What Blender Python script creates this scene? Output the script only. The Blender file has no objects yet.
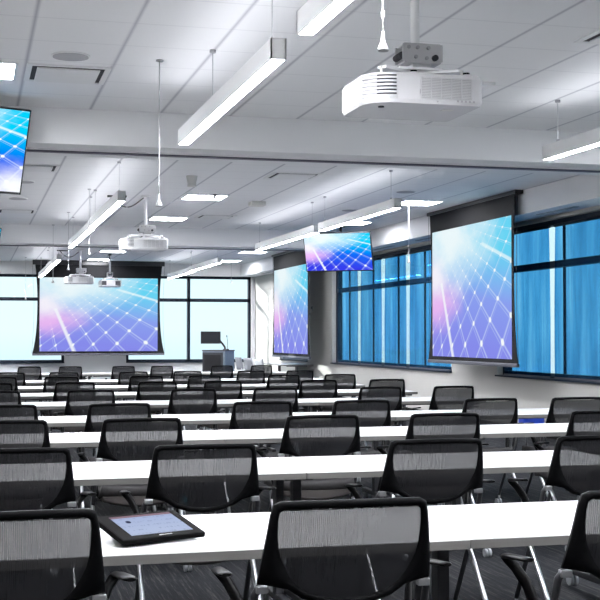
import bpy, bmesh, math, random
from mathutils import Vector, Matrix
PI = math.pi
random.seed(7)
scene = bpy.context.scene
COL = scene.collection

# ------------------------------------------------------------------ materials
def new_mat(name):
    m = bpy.data.materials.new(name); m.use_nodes = True
    nt = m.node_tree; nt.nodes.clear()
    out = nt.nodes.new('ShaderNodeOutputMaterial')
    return m, nt, out

def N(nt, typ, **kw):
    n = nt.nodes.new(typ)
    for k, v in kw.items(): setattr(n, k, v)
    return n

def setin(nt, sock, v):
    if isinstance(v, (int, float)): sock.default_value = v
    elif isinstance(v, (tuple, list)): sock.default_value = v if len(v) != 3 or sock.type == 'VECTOR' else (*v, 1)
    else: nt.links.new(v, sock)

def mth(nt, op, a, b=None, c=None, clamp=False):
    n = N(nt, 'ShaderNodeMath', operation=op); n.use_clamp = clamp
    setin(nt, n.inputs[0], a)
    if b is not None: setin(nt, n.inputs[1], b)
    if c is not None: setin(nt, n.inputs[2], c)
    return n.outputs[0]

def mixc(nt, f, a, b):
    n = N(nt, 'ShaderNodeMix', data_type='RGBA')
    setin(nt, n.inputs[0], f); setin(nt, n.inputs[6], a); setin(nt, n.inputs[7], b)
    return n.outputs[2]

def noise(nt, scale, vec=None, detail=3, rough=.5):
    n = N(nt, 'ShaderNodeTexNoise'); n.inputs['Scale'].default_value = scale
    n.inputs['Detail'].default_value = detail; n.inputs['Roughness'].default_value = rough
    if vec is not None: nt.links.new(vec, n.inputs['Vector'])
    return n.outputs['Fac']

def coords(nt, kind='Object', scale=None, rot=None):
    c = N(nt, 'ShaderNodeTexCoord').outputs[kind]
    if scale or rot:
        mp = N(nt, 'ShaderNodeMapping')
        if scale: mp.inputs['Scale'].default_value = scale
        if rot: mp.inputs['Rotation'].default_value = rot
        nt.links.new(c, mp.inputs['Vector']); c = mp.outputs['Vector']
    return c

def pbr(name, col, rough=.5, metal=0., var=.04, nscale=30, bump=0., spec=.5, coat=0.):
    m, nt, out = new_mat(name)
    b = N(nt, 'ShaderNodeBsdfPrincipled')
    v = coords(nt)
    f = noise(nt, nscale, v)
    c0 = tuple(max(0, x*(1-var)) for x in col); c1 = tuple(min(1, x*(1+var)) for x in col)
    nt.links.new(mixc(nt, f, c0, c1), b.inputs['Base Color'])
    b.inputs['Roughness'].default_value = rough; b.inputs['Metallic'].default_value = metal
    b.inputs['Specular IOR Level'].default_value = spec
    if coat: b.inputs['Coat Weight'].default_value = coat
    if bump:
        bp = N(nt, 'ShaderNodeBump'); bp.inputs['Strength'].default_value = bump; bp.inputs['Distance'].default_value = .003
        nt.links.new(f, bp.inputs['Height']); nt.links.new(bp.outputs[0], b.inputs['Normal'])
    nt.links.new(b.outputs[0], out.inputs[0])
    return m

def emit(name, col, s):
    m, nt, out = new_mat(name)
    e = N(nt, 'ShaderNodeEmission'); e.inputs[0].default_value = (*col, 1); e.inputs[1].default_value = s
    nt.links.new(e.outputs[0], out.inputs[0]); return m

M = {}
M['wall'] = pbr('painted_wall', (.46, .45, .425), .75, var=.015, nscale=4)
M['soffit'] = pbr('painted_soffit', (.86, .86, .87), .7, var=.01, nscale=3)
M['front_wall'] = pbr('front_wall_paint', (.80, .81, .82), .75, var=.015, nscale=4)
M['track'] = pbr('dark_track_metal', (.09, .09, .12), .45, .3)
M['white_metal'] = pbr('white_powder_coat', (.80, .80, .80), .4, var=.01)
M['white_plastic'] = pbr('white_plastic', (.54, .54, .55), .38, var=.01)
M['mic'] = pbr('pale_grey_plastic', (.40, .40, .41), .5)
M['grey_plastic'] = pbr('grey_vent_plastic', (.34, .34, .35), .5)
M['dark_gap'] = pbr('dark_recess', (.03, .03, .035), .8)
M['laminate'] = pbr('white_laminate', (.60, .60, .60), .42, var=.008, nscale=12)
M['edge'] = pbr('laminate_edge_shade', (.15, .146, .136), .5, var=.02)  # same white laminate, darkened to paint in the shade on the table edge
M['leg_dark'] = pbr('charcoal_leg_metal', (.055, .055, .06), .45, .4)
M['chrome'] = pbr('chrome_tube', (.55, .56, .58), .34, 1., var=.01)
M['bracket'] = pbr('light_grey_bracket', (.50, .50, .51), .45, .2)
M['steel'] = pbr('grey_steel', (.42, .42, .44), .35, .9)
M['black'] = pbr('black_nylon', (.0035, .0035, .004), .5, var=.1, nscale=60, spec=.05)
M['arm_black'] = pbr('black_soft_arm', (.003, .003, .0033), .35, var=.1, spec=.10)
M['seat'] = pbr('charcoal_seat_fabric', (.030, .028, .029), .9, var=.25, nscale=220, bump=.2)
M['seat_pan'] = pbr('taupe_seat_shell', (.085, .075, .072), .6)
M['caster'] = pbr('caster_grey', (.30, .31, .33), .4)
M['frame'] = pbr('dark_window_frame', (.012, .018, .032), .5, .0, spec=.2)
M['screen_black'] = pbr('black_screen_border', (.007, .007, .008), .75, spec=.15)
M['bar'] = pbr('dark_anodised_bar', (.10, .10, .12), .4, .5)
M['tv_black'] = pbr('tv_bezel', (.012, .012, .014), .3)
M['tablet'] = pbr('tablet_shell', (.004, .0038, .0038), .6, var=.1, spec=.02)
M['podium'] = pbr('podium_grey_laminate', (.17, .22, .27), .55, var=.05)
M['podium_dark'] = pbr('podium_dark_panel', (.035, .038, .045), .5)
M['beige'] = pbr('beige_plastic', (.62, .61, .58), .5)
M['speaker'] = pbr('speaker_grille', (.40, .40, .42), .7, var=.05, nscale=600, bump=.3)
M['cable'] = pbr('thin_steel_cable', (.55, .55, .57), .4, .5)
M['black_cable'] = pbr('black_cable', (.02, .02, .02), .5)
M['teal'] = pbr('teal_bottle', (.05, .35, .45), .2)
M['blue'] = pbr('blue_bin', (.015, .06, .50), .4)
M['mesh_grey'] = pbr('grey_side_chair', (.28, .29, .31), .6)
M['lamp'] = emit('pendant_diffuser', (.93, .945, 1.), 114)
M['ceiling_fill'] = emit('added_ceiling_fill_glow', (.93, .945, 1.), 6.5)  # added upward glow that brightens the ceiling, not a known lamp part
M['troffer'] = emit('panel_diffuser', (.93, .945, 1.), 50)

def ceiling_mat():
    m, nt, out = new_mat('acoustic_tile_ceiling')
    b = N(nt, 'ShaderNodeBsdfPrincipled'); b.inputs['Roughness'].default_value = .9
    b.inputs['Specular IOR Level'].default_value = .1
    sx = N(nt, 'ShaderNodeSeparateXYZ'); nt.links.new(coords(nt), sx.inputs[0])
    def dist(s, off):
        t = mth(nt, 'DIVIDE', mth(nt, 'SUBTRACT', s, off), .61)
        fr = mth(nt, 'SUBTRACT', t, mth(nt, 'FLOOR', mth(nt, 'ADD', t, .5)))
        return mth(nt, 'MULTIPLY', mth(nt, 'ABSOLUTE', fr), .61)
    def line(s, off, w):
        return mth(nt, 'SUBTRACT', 1, mth(nt, 'SMOOTH_MIN', mth(nt, 'DIVIDE', dist(s, off), w), 1., .5), clamp=True)
    lx = line(sx.outputs[0], .3667, .020)
    ly = line(sx.outputs[1], 7.0986, .013)
    f = noise(nt, 160, coords(nt), 2)
    base = mixc(nt, f, (.85, .85, .86), (.90, .90, .91))
    c = mixc(nt, mth(nt, 'MULTIPLY', ly, .3), base, (.46, .46, .49))
    c = mixc(nt, mth(nt, 'MULTIPLY', lx, .8), c, (.40, .40, .45))
    nt.links.new(c, b.inputs['Base Color'])
    bp = N(nt, 'ShaderNodeBump'); bp.inputs['Strength'].default_value = .15; bp.inputs['Distance'].default_value = .002
    nt.links.new(f, bp.inputs['Height']); nt.links.new(bp.outputs[0], b.inputs['Normal'])
    nt.links.new(b.outputs[0], out.inputs[0]); return m
M['ceiling'] = ceiling_mat()

def carpet_mat():
    m, nt, out = new_mat('striped_carpet')
    b = N(nt, 'ShaderNodeBsdfPrincipled'); b.inputs['Roughness'].default_value = .95
    b.inputs['Specular IOR Level'].default_value = .15
    v = coords(nt, 'Object', (60, 1.6, 1), (0, 0, math.radians(-9)))
    n1 = noise(nt, 1.0, v, 3, .6)
    v2 = coords(nt, 'Object', (170, 9, 1), (0, 0, math.radians(-9)))
    n2 = noise(nt, 1.0, v2, 2, .6)
    k = mth(nt, 'ADD', mth(nt, 'MULTIPLY', n1, .7), mth(nt, 'MULTIPLY', n2, .3))
    cr = N(nt, 'ShaderNodeValToRGB'); nt.links.new(k, cr.inputs[0])
    e = cr.color_ramp.elements
    e[0].position = .38; e[0].color = (.008, .008, .010, 1)
    e[1].position = .68; e[1].color = (.065, .064, .063, 1)
    x = e.new(.52); x.color = (.012, .013, .016, 1)
    nt.links.new(cr.outputs[0], b.inputs['Base Color'])
    bp = N(nt, 'ShaderNodeBump'); bp.inputs['Strength'].default_value = .4; bp.inputs['Distance'].default_value = .004
    nt.links.new(n2, bp.inputs['Height']); nt.links.new(bp.outputs[0], b.inputs['Normal'])
    nt.links.new(b.outputs[0], out.inputs[0]); return m
M['carpet'] = carpet_mat()

def mesh_mat():
    # sheer woven mesh: threads of black yarn with open gaps (too fine to model)
    m, nt, out = new_mat('sheer_black_mesh')
    v = coords(nt, 'Object', (1, .02, 1))
    sx = N(nt, 'ShaderNodeSeparateXYZ'); nt.links.new(v, sx.inputs[0])
    st = mth(nt, 'SINE', mth(nt, 'MULTIPLY', sx.outputs[0], 2*PI/.0052))
    nz = noise(nt, 1.0, coords(nt, 'Object', (230, 1, 14)), 2)
    a = mth(nt, 'ADD', .105, mth(nt, 'MULTIPLY', st, .009))
    a = mth(nt, 'ADD', a, mth(nt, 'MULTIPLY', mth(nt, 'SUBTRACT', nz, .5), .022), clamp=True)
    tr = N(nt, 'ShaderNodeBsdfTransparent'); df = N(nt, 'ShaderNodeBsdfPrincipled')
    df.inputs['Base Color'].default_value = (.012, .012, .014, 1); df.inputs['Roughness'].default_value = .55
    df.inputs['Specular IOR Level'].default_value = .4
    mx = N(nt, 'ShaderNodeMixShader'); nt.links.new(a, mx.inputs[0])
    nt.links.new(df.outputs[0], mx.inputs[1]); nt.links.new(tr.outputs[0], mx.inputs[2])
    nt.links.new(mx.outputs[0], out.inputs[0]); return m
M['mesh'] = mesh_mat()

def glass_mat():
    m, nt, out = new_mat('window_glass')
    tr = N(nt, 'ShaderNodeBsdfTransparent'); tr.inputs[0].default_value = (.93, .97, .98, 1)
    gl = N(nt, 'ShaderNodeBsdfGlossy'); gl.inputs['Roughness'].default_value = .02
    fr = N(nt, 'ShaderNodeFresnel'); fr.inputs[0].default_value = 1.2
    mx = N(nt, 'ShaderNodeMixShader')
    nt.links.new(mth(nt, 'MULTIPLY', fr.outputs[0], .2), mx.inputs[0])
    nt.links.new(tr.outputs[0], mx.inputs[1]); nt.links.new(gl.outputs[0], mx.inputs[2])
    nt.links.new(mx.outputs[0], out.inputs[0]); return m
M['glass'] = glass_mat()

def shade_mat():
    # sheer blue roller-shade cloth; daylight tint and pale outdoor streaks put into its colour
    m, nt, out = new_mat('blue_roller_shade_cloth')
    f = noise(nt, 1.0, coords(nt, 'Object', (1, 3.2, .35)), 4, .55)
    f2 = noise(nt, 1.0, coords(nt, 'Object', (1, 26, .6)), 2, .5)
    k = mth(nt, 'ADD', mth(nt, 'MULTIPLY', f, .8), mth(nt, 'MULTIPLY', f2, .2))
    cr = N(nt, 'ShaderNodeValToRGB'); nt.links.new(k, cr.inputs[0])
    e = cr.color_ramp.elements
    e[0].position = .30; e[0].color = (.030, .20, .46, 1)
    e[1].position = .72; e[1].color = (.24, .62, .92, 1)
    x = e.new(.5); x.color = (.085, .38, .70, 1)
    tr = N(nt, 'ShaderNodeBsdfTransparent'); nt.links.new(cr.outputs[0], tr.inputs[0])
    df = N(nt, 'ShaderNodeBsdfDiffuse'); df.inputs[0].default_value = (.10, .22, .34, 1)
    mx = N(nt, 'ShaderNodeMixShader'); mx.inputs[0].default_value = .12
    nt.links.new(tr.outputs[0], mx.inputs[1]); nt.links.new(df.outputs[0], mx.inputs[2])
    nt.links.new(mx.outputs[0], out.inputs[0]); return m
M['shade'] = shade_mat()

HM = [[6.035076, 2.659486, -2.969977], [7.518878, -5.955025, -.526839], [.574859, -.829636, .961461]]
def image_mat(name, deep, strength, glare=0.):
    """the shown picture: a glossy panel grid with white lines and dots under a hazy cyan-white flare"""
    m, nt, out = new_mat(name)
    uv = N(nt, 'ShaderNodeTexCoord').outputs['UV']
    s = N(nt, 'ShaderNodeSeparateXYZ'); nt.links.new(uv, s.inputs[0]); u, v = s.outputs[0], s.outputs[1]
    def lin(r): return mth(nt, 'ADD', mth(nt, 'ADD', mth(nt, 'MULTIPLY', u, r[0]), mth(nt, 'MULTIPLY', v, r[1])), r[2])
    w = mth(nt, 'MAXIMUM', lin(HM[2]), .05)
    a = mth(nt, 'DIVIDE', lin(HM[0]), w); b = mth(nt, 'DIVIDE', lin(HM[1]), w)
    def frd(x, o=0.):
        y = mth(nt, 'ADD', x, o) if o else x
        return mth(nt, 'ABSOLUTE', mth(nt, 'SUBTRACT', y, mth(nt, 'FLOOR', mth(nt, 'ADD', y, .5))))
    def ln(d, wd): return mth(nt, 'SUBTRACT', 1, mth(nt, 'DIVIDE', d, wd), clamp=True)
    da, db = frd(a), frd(b)
    lines = mth(nt, 'MAXIMUM', ln(da, .055), ln(db, .055))
    lines = mth(nt, 'MAXIMUM', lines, mth(nt, 'MULTIPLY', ln(frd(a, .13), .035), .6))
    lines = mth(nt, 'MAXIMUM', lines, mth(nt, 'MULTIPLY', ln(frd(b, -.1), .03), .35))
    rr = mth(nt, 'SQRT', mth(nt, 'ADD', mth(nt, 'MULTIPLY', da, da), mth(nt, 'MULTIPLY', db, db)))
    dots = mth(nt, 'MULTIPLY', mth(nt, 'SUBTRACT', 1, mth(nt, 'DIVIDE', rr, .115), clamp=True), 2.5, clamp=True)
    # base colours
    if deep:
        bot, mid, top = (.035, .045, .80), (.0, .16, .90), (.0, .62, .92)
    else:
        bot, mid, top = (.25, .27, .86), (.27, .38, .90), (.14, .68, .93)
    t = mth(nt, 'ADD', mth(nt, 'MULTIPLY', v, 1.0), mth(nt, 'MULTIPLY', u, .18))
    c = mixc(nt, mth(nt, 'MULTIPLY_ADD', t, 2.2, -.4, clamp=True), bot, mid)
    c = mixc(nt, mth(nt, 'MULTIPLY_ADD', t, 2.6, -1.45, clamp=True), c, top)
    nz = noise(nt, 3.2, uv, 4, .6)
    def blob(cx, cy, rx, ry, gain=1.):
        dx = mth(nt, 'DIVIDE', mth(nt, 'SUBTRACT', u, cx), rx); dy = mth(nt, 'DIVIDE', mth(nt, 'SUBTRACT', v, cy), ry)
        d = mth(nt, 'SQRT', mth(nt, 'ADD', mth(nt, 'MULTIPLY', dx, dx), mth(nt, 'MULTIPLY', dy, dy)))
        d = mth(nt, 'ADD', d, mth(nt, 'MULTIPLY', mth(nt, 'SUBTRACT', nz, .5), .9))
        r = N(nt, 'ShaderNodeMapRange', interpolation_type='SMOOTHSTEP')
        nt.links.new(d, r.inputs[0]); r.inputs[1].default_value = 1.; r.inputs[2].default_value = .1
        r.inputs[3].default_value = 0.; r.inputs[4].default_value = gain
        return r.outputs[0]
    fade = mth(nt, 'MULTIPLY_ADD', w, 2.4, -.75, clamp=True)
    c = mixc(nt, mth(nt, 'MULTIPLY', mth(nt, 'MULTIPLY', lines, .5), fade), c, (.75, .88, 1.))
    c = mixc(nt, mth(nt, 'MULTIPLY', dots, fade), c, (.95, 1., 1.))
    c = mixc(nt, blob(.05, .42, .42, .30, .95), c, (.86, .50, .92))
    c = mixc(nt, blob(.26, .95, .70, .56, 1.), c, (.86, .97, 1.))
    c = mixc(nt, blob(.02, .62, .22, .26, .9), c, (.97, .93, 1.))
    # broad white streaks
    def seg(x0, y0, x1, y1, wd):
        L = math.hypot(x1-x0, y1-y0); nx, ny = -(y1-y0)/L, (x1-x0)/L; tx, ty = (x1-x0)/L/L, (y1-y0)/L/L
        d = mth(nt, 'ABSOLUTE', mth(nt, 'ADD', mth(nt, 'MULTIPLY', mth(nt, 'SUBTRACT', u, x0), nx), mth(nt, 'MULTIPLY', mth(nt, 'SUBTRACT', v, y0), ny)))
        q = mth(nt, 'ADD', mth(nt, 'MULTIPLY', mth(nt, 'SUBTRACT', u, x0), tx), mth(nt, 'MULTIPLY', mth(nt, 'SUBTRACT', v, y0), ty))
        ins = mth(nt, 'MULTIPLY', mth(nt, 'GREATER_THAN', q, 0), mth(nt, 'LESS_THAN', q, 1.02))
        return mth(nt, 'MULTIPLY', mth(nt, 'MULTIPLY_ADD', d, -1.6/wd, 1.6, clamp=True), ins)
    c = mixc(nt, mth(nt, 'MULTIPLY', seg(.13, .58, .285, 0., .020), .85), c, (.92, .95, 1.))
    c = mixc(nt, mth(nt, 'MULTIPLY', seg(.66, .84, 1., .69, .018), .75), c, (.80, .97, 1.))
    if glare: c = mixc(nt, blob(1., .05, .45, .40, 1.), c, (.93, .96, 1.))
    e = N(nt, 'ShaderNodeEmission'); nt.links.new(c, e.inputs[0]); e.inputs[1].default_value = strength
    nt.links.new(e.outputs[0], out.inputs[0]); return m
M['projected'] = image_mat('projected_picture', False, .72)
M['tv_picture'] = image_mat('tv_picture', True, .80)
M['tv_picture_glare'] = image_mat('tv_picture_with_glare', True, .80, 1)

def tablet_ui():
    m, nt, out = new_mat('tablet_display')
    uv = N(nt, 'ShaderNodeTexCoord').outputs['UV']
    s = N(nt, 'ShaderNodeSeparateXYZ'); nt.links.new(uv, s.inputs[0]); u, v = s.outputs[0], s.outputs[1]
    c = mixc(nt, v, (.62, .72, .98), (.50, .60, .90))
    bar = mth(nt, 'GREATER_THAN', v, .90)
    c = mixc(nt, bar, c, (.36, .24, .30))
    # rows of faint dashes for the unreadable text
    n = noise(nt, 1.0, coords(nt, 'UV', (26, 9, 1)), 1)
    rows_ = mth(nt, 'GREATER_THAN', mth(nt, 'SINE', mth(nt, 'MULTIPLY', v, 2*PI*5)), .55)
    msk = mth(nt, 'MULTIPLY', mth(nt, 'MULTIPLY', mth(nt, 'GREATER_THAN', n, .56), rows_), mth(nt, 'LESS_THAN', v, .86))
    c = mixc(nt, mth(nt, 'MULTIPLY', msk, .35), c, (.22, .26, .42))
    dx = mth(nt, 'MULTIPLY', mth(nt, 'SUBTRACT', u, .2), 1.6); dy = mth(nt, 'SUBTRACT', v, .68)
    r = mth(nt, 'SQRT', mth(nt, 'ADD', mth(nt, 'MULTIPLY', dx, dx), mth(nt, 'MULTIPLY', dy, dy)))
    c = mixc(nt, mth(nt, 'LESS_THAN', r, .065), c, (.05, .06, .12))
    e = N(nt, 'ShaderNodeEmission'); nt.links.new(c, e.inputs[0]); e.inputs[1].default_value = .58
    nt.links.new(e.outputs[0], out.inputs[0]); return m
M['tablet_ui'] = tablet_ui()

# ------------------------------------------------------------------ mesh helpers
class MB:
    def __init__(s): s.bm = bmesh.new()
    def box(s, c, size, mi=0, rot=None, bevel=0.):
        mat = Matrix.Translation(Vector(c)) @ (rot.to_4x4() if rot is not None else Matrix()) @ Matrix.Diagonal((*size, 1))
        g = bmesh.ops.create_cube(s.bm, size=1., matrix=mat)
        fs = set(f for v in g['verts'] for f in v.link_faces)
        for f in fs: f.material_index = mi
        if bevel:
            es = list(set(e for f in fs for e in f.edges))
            r = bmesh.ops.bevel(s.bm, geom=es, offset=bevel, segments=2, profile=.6, affect='EDGES', clamp_overlap=True)
            for f in r['faces']: f.material_index = mi
        return s
    def cyl(s, p0, p1, r, r2=None, seg=12, mi=0, caps=True):
        p0, p1 = Vector(p0), Vector(p1); d = p1-p0
        mat = Matrix.Translation((p0+p1)/2) @ d.to_track_quat('Z', 'Y').to_matrix().to_4x4()
        g = bmesh.ops.create_cone(s.bm, cap_ends=caps, segments=seg, radius1=r, radius2=r if r2 is None else r2, depth=d.length, matrix=mat)
        for f in set(f for v in g['verts'] for f in v.link_faces):
            f.material_index = mi
            if len(f.verts) == 4: f.smooth = True
        return s
    def sweep(s, pts, rs, seg=10, mi=0, side=Vector((1, 0, 0))):
        """tube through pts; rs = radius or (half-width along side, half-thickness)"""
        pts = [Vector(p) for p in pts]; rings = []
        for i, p in enumerate(pts):
            t = (pts[min(i+1, len(pts)-1)] - pts[max(i-1, 0)]).normalized()
            a = (side - t*side.dot(t))
            a = a.normalized() if a.length > 1e-4 else t.orthogonal().normalized()
            b = t.cross(a)
            r = rs[i] if isinstance(rs, list) else rs
            ra, rb = r if isinstance(r, tuple) else (r, r)
            rings.append([s.bm.verts.new(p + a*ra*math.cos(2*PI*k/seg) + b*rb*math.sin(2*PI*k/seg)) for k in range(seg)])
        for q in range(len(rings)-1):
            for k in range(seg):
                f = s.bm.faces.new((rings[q][k], rings[q][(k+1) % seg], rings[q+1][(k+1) % seg], rings[q+1][k]))
                f.smooth = True; f.material_index = mi
        for r_, rev in ((rings[0], True), (rings[-1], False)):
            f = s.bm.faces.new(r_[::-1] if rev else r_); f.material_index = mi
        return s
    def prism(s, poly, z0, z1, mi=0, smooth=False):
        lo = [s.bm.verts.new((x, y, z0)) for x, y in poly]; hi = [s.bm.verts.new((x, y, z1)) for x, y in poly]
        n = len(poly)
        fs = [s.bm.faces.new(lo[::-1]), s.bm.faces.new(hi)]
        for k in range(n):
            f = s.bm.faces.new((lo[k], lo[(k+1) % n], hi[(k+1) % n], hi[k])); f.smooth = smooth; fs.append(f)
        for f in fs: f.material_index = mi
        return s
    def quad_uv(s, pts, mi=0):
        uvl = s.bm.loops.layers.uv.verify()
        f = s.bm.faces.new([s.bm.verts.new(p) for p in pts]); f.material_index = mi
        for l, c in zip(f.loops, ((0, 0), (1, 0), (1, 1), (0, 1))): l[uvl].uv = c
        return s
    def build(s, name, mats, parent=None, recalc=True):
        if recalc: bmesh.ops.recalc_face_normals(s.bm, faces=s.bm.faces[:])
        me = bpy.data.meshes.new(name); s.bm.to_mesh(me); s.bm.free()
        for m in (mats if isinstance(mats, (list, tuple)) else [mats]): me.materials.append(m)
        o = bpy.data.objects.new(name, me); COL.objects.link(o)
        if parent is not None: o.parent = parent
        return o

def rounded(w, d, r, n=5):
    pts = []
    for cx, cy, a0 in ((w/2-r, d/2-r, 0), (-w/2+r, d/2-r, 90), (-w/2+r, -d/2+r, 180), (w/2-r, -d/2+r, 270)):
        for k in range(n+1):
            a = math.radians(a0+90*k/n); pts.append((cx+r*math.cos(a), cy+r*math.sin(a)))
    return pts

def tag(o, label, cat, group=None, kind=None):
    o['label'] = label; o['category'] = cat
    if group: o['group'] = group
    if kind: o['kind'] = kind
    return o
def thing(name, label, cat, loc=(0, 0, 0), rz=0., group=None):
    o = bpy.data.objects.new(name, None); COL.objects.link(o); o.empty_display_size = .1
    o.location = loc; o.rotation_euler = (0, 0, rz)
    return tag(o, label, cat, group)
def struct(o): o['kind'] = 'structure'; return o
def copy_tree(o, parent=None):
    c = o.copy(); COL.objects.link(c)
    if parent is not None: c.parent = parent
    for ch in list(o.children): copy_tree(ch, c)
    return c
def clone(src, loc, rz=0., label=None, group=None):
    c = copy_tree(src); c.location = loc; c.rotation_euler = (0, 0, rz)
    if label: c['label'] = label
    if group: c['group'] = group
    return c
ORD = ['first', 'second', 'third', 'fourth', 'fifth', 'sixth', 'seventh', 'eighth', 'ninth']

# ------------------------------------------------------------------ room shell
XL, XR, YB, YF, ZC = -1.3, 7.55, -3.2, 33.5, 3.319
SILL, HEAD, TRANS = .78, 2.95, 2.35
struct(MB().box(((XL+XR)/2, (YB+YF)/2, -.06), (XR-XL+.6, YF-YB+.6, .12)).build('floor', M['carpet']))
struct(MB().box(((XL+XR)/2, (YB+YF)/2, ZC+.06), (XR-XL+.6, YF-YB+.6, .12)).build('ceiling', M['ceiling']))
TW = .24
def wall_with_holes(name, axis, c, lo, hi, holes, z0=0., z1=ZC, mat='wall', SILL=SILL, HEAD=HEAD):
    """axis 'x': wall spans x at y=c; 'y': spans y at x=c. holes = (a,b) openings between SILL and HEAD"""
    mb = MB()
    def add(a, b, za, zb):
        if b-a < 1e-4: return
        if axis == 'x': mb.box(((a+b)/2, c, (za+zb)/2), (b-a, TW, zb-za))
        else: mb.box((c, (a+b)/2, (za+zb)/2), (TW, b-a, zb-za))
    add(lo, hi, z0, SILL); add(lo, hi, HEAD, z1)
    p = lo
    for a, b in sorted(holes): add(p, a, SILL, HEAD); p = b
    add(p, hi, SILL, HEAD)
    return struct(mb.build(name, M[mat]))
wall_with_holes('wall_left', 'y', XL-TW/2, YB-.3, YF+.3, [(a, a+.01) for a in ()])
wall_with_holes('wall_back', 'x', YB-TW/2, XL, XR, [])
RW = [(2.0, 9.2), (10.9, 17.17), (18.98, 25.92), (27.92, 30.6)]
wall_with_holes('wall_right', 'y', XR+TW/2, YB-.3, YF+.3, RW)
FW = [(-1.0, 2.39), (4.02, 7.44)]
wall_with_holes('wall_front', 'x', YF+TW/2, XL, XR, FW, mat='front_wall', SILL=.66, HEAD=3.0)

# dropped bulkheads between the three bays, with the partition track under them
def bulkhead(name, y0, y1, z):
    o = struct(MB().box(((XL+7.1)/2, (y0+y1)/2, (z+ZC)/2), (7.1-XL, y1-y0, ZC-z)).build(name, M['soffit']))
    t = MB().box(((XL+7.1)/2, y0+.36, z-.012), (7.1-XL, .07, .024)).build('track', M['track'], o)
    MB().box(((XL+7.1)/2, y0+.30, z-.006), (7.1-XL, .03, .012)).box(((XL+7.1)/2, y0+.43, z-.006), (7.1-XL, .03, .012)).build('track_flange', M['white_metal'], t)
bulkhead('trim_1', 10.76, 11.49, 3.014)
bulkhead('trim_2', 22.2, 22.93, 2.99)
# long soffit above the right-hand windows with slot diffusers
so = struct(MB().box((7.325, (YB+YF)/2, (3.0+ZC)/2), (.45, YF-YB, ZC-3.0)).build('trim_3', M['soffit']))
for k in range(9):
    y = 12.4 + k*2.35
    MB().box((7.33, y, 2.998), (.07, 1.1, .01)).build('slot_diffuser', M['grey_plastic'], so)
# soffit over the front windows
struct(MB().box(((XL+7.1)/2, YF-.12, (3.0+ZC)/2), (7.1-XL, .24, ZC-3.0)).build('trim_4', M['soffit']))
struct(MB().box(((XL+XR)/2, YF-.01, .05), (XR-XL, .02, .10)).build('baseboard_front', M['black']))
struct(MB().box((XR-.01, (YB+YF)/2, .05), (.02, YF-YB-.05, .10)).build('baseboard_right', M['black']))

# ------------------------------------------------------------------ windows
def window(name, axis, c, a, b, mull, inward, SILL=SILL, HEAD=HEAD):
    """frame members + one pane for each light"""
    root = bpy.data.objects.new(name, None); COL.objects.link(root); struct(root)
    fw, fd = .07, .12
    mb = MB()
    def add(p, q, za, zb, d=fd):
        if axis == 'x': mb.box(((p+q)/2, c, (za+zb)/2), (q-p, d, zb-za))
        else: mb.box((c, (p+q)/2, (za+zb)/2), (d, q-p, zb-za))
    add(a, b, SILL, SILL+.085); add(a, b, HEAD-.07, HEAD); add(a, b, TRANS-.045, TRANS+.045)
    for p in (a, b-fw): add(p, p+fw, SILL, HEAD)
    mw = .016 if axis == 'y' else .04
    for p in mull: add(p-mw, p+mw, SILL, HEAD, .03 if axis == 'y' else fd)
    mb.build('window_frame', M['frame'], root)
    # inner sill ledge
    s = MB(); dd = .12*inward
    if axis == 'x': s.box(((a+b)/2, c+dd, SILL+.012), (b-a, .14, .024))
    else: s.box((c+dd, (a+b)/2, SILL+.012), (.14, b-a, .024))
    s.build('window_sill', M['frame'], root)
    es = [a]+list(mull)+[b]
    for p, q in zip(es[:-1], es[1:]):
        for za, zb in ((SILL+.085, TRANS-.045), (TRANS+.045, HEAD-.07)):
            g = MB()
            if axis == 'x': g.box(((p+q)/2, c, (za+zb)/2), (q-p-.08, .008, zb-za))
            else: g.box((c, (p+q)/2, (za+zb)/2), (.008, q-p-.08, zb-za))
            g.build('pane', M['glass'], root)
    return root
window('window_1', 'x', YF+.10, FW[0][0], FW[0][1], [.67], -1, .66, 3.0)
window('window_2', 'x', YF+.10, FW[1][0], FW[1][1], [5.72], -1, .66, 3.0)
XW = XR+.15
window('window_3', 'y', XW, RW[3][0], RW[3][1], [], -1)
window('window_4', 'y', XW, RW[2][0], RW[2][1], [25.1, 23.5, 22.0, 20.6], -1)
window('window_5', 'y', XW, RW[1][0], RW[1][1], [15.28, 13.7, 12.3], -1)
window('window_6', 'y', XW, RW[0][0], RW[0][1], [3.4, 4.9, 6.4, 7.9], -1)  # unseen window, added to let daylight into the near bay

# roller shades on the right-hand windows, each with narrow side gaps
def shade(y0, y1, label):
    """cloth hung between y0 and y1 (slightly wider at the hem)"""
    x = XR+.055
    o = thing('roller_shade', label, 'window shade', (x, (y0+y1)/2, SILL+.03), 0, 'blue roller shades on the right windows')
    w = (y1-y0)/2; ht = HEAD-.09-SILL-.03
    mb = MB(); rows_, cols_ = 14, 10
    gv = []
    for i in range(rows_+1):
        t = i/rows_; z = ht*(1-t); hw = w - .030*(1-t)**1.3
        gv.append([mb.bm.verts.new((.006*math.sin(9*k/cols_+i*.25), -hw+2*hw*k/cols_, z)) for k in range(cols_+1)])
    for i in range(rows_):
        for k in range(cols_):
            f = mb.bm.faces.new((gv[i][k], gv[i][k+1], gv[i+1][k+1], gv[i+1][k])); f.smooth = True
    mb.build('shade_cloth', M['shade'], o)
    MB().cyl((0, -w+.02, ht+.005), (0, w-.02, ht+.005), .022).build('roller_tube', M['frame'], o)
    MB().box((0, 0, .006), (.016, 2*w-.01, .02)).build('hem_bar', M['bar'], o)
    return o
sh4 = [25.72, 24.13, 22.62, 21.22, 19.06]
nm4 = ['farthest', 'second farthest', 'second nearest', 'nearest']
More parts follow.
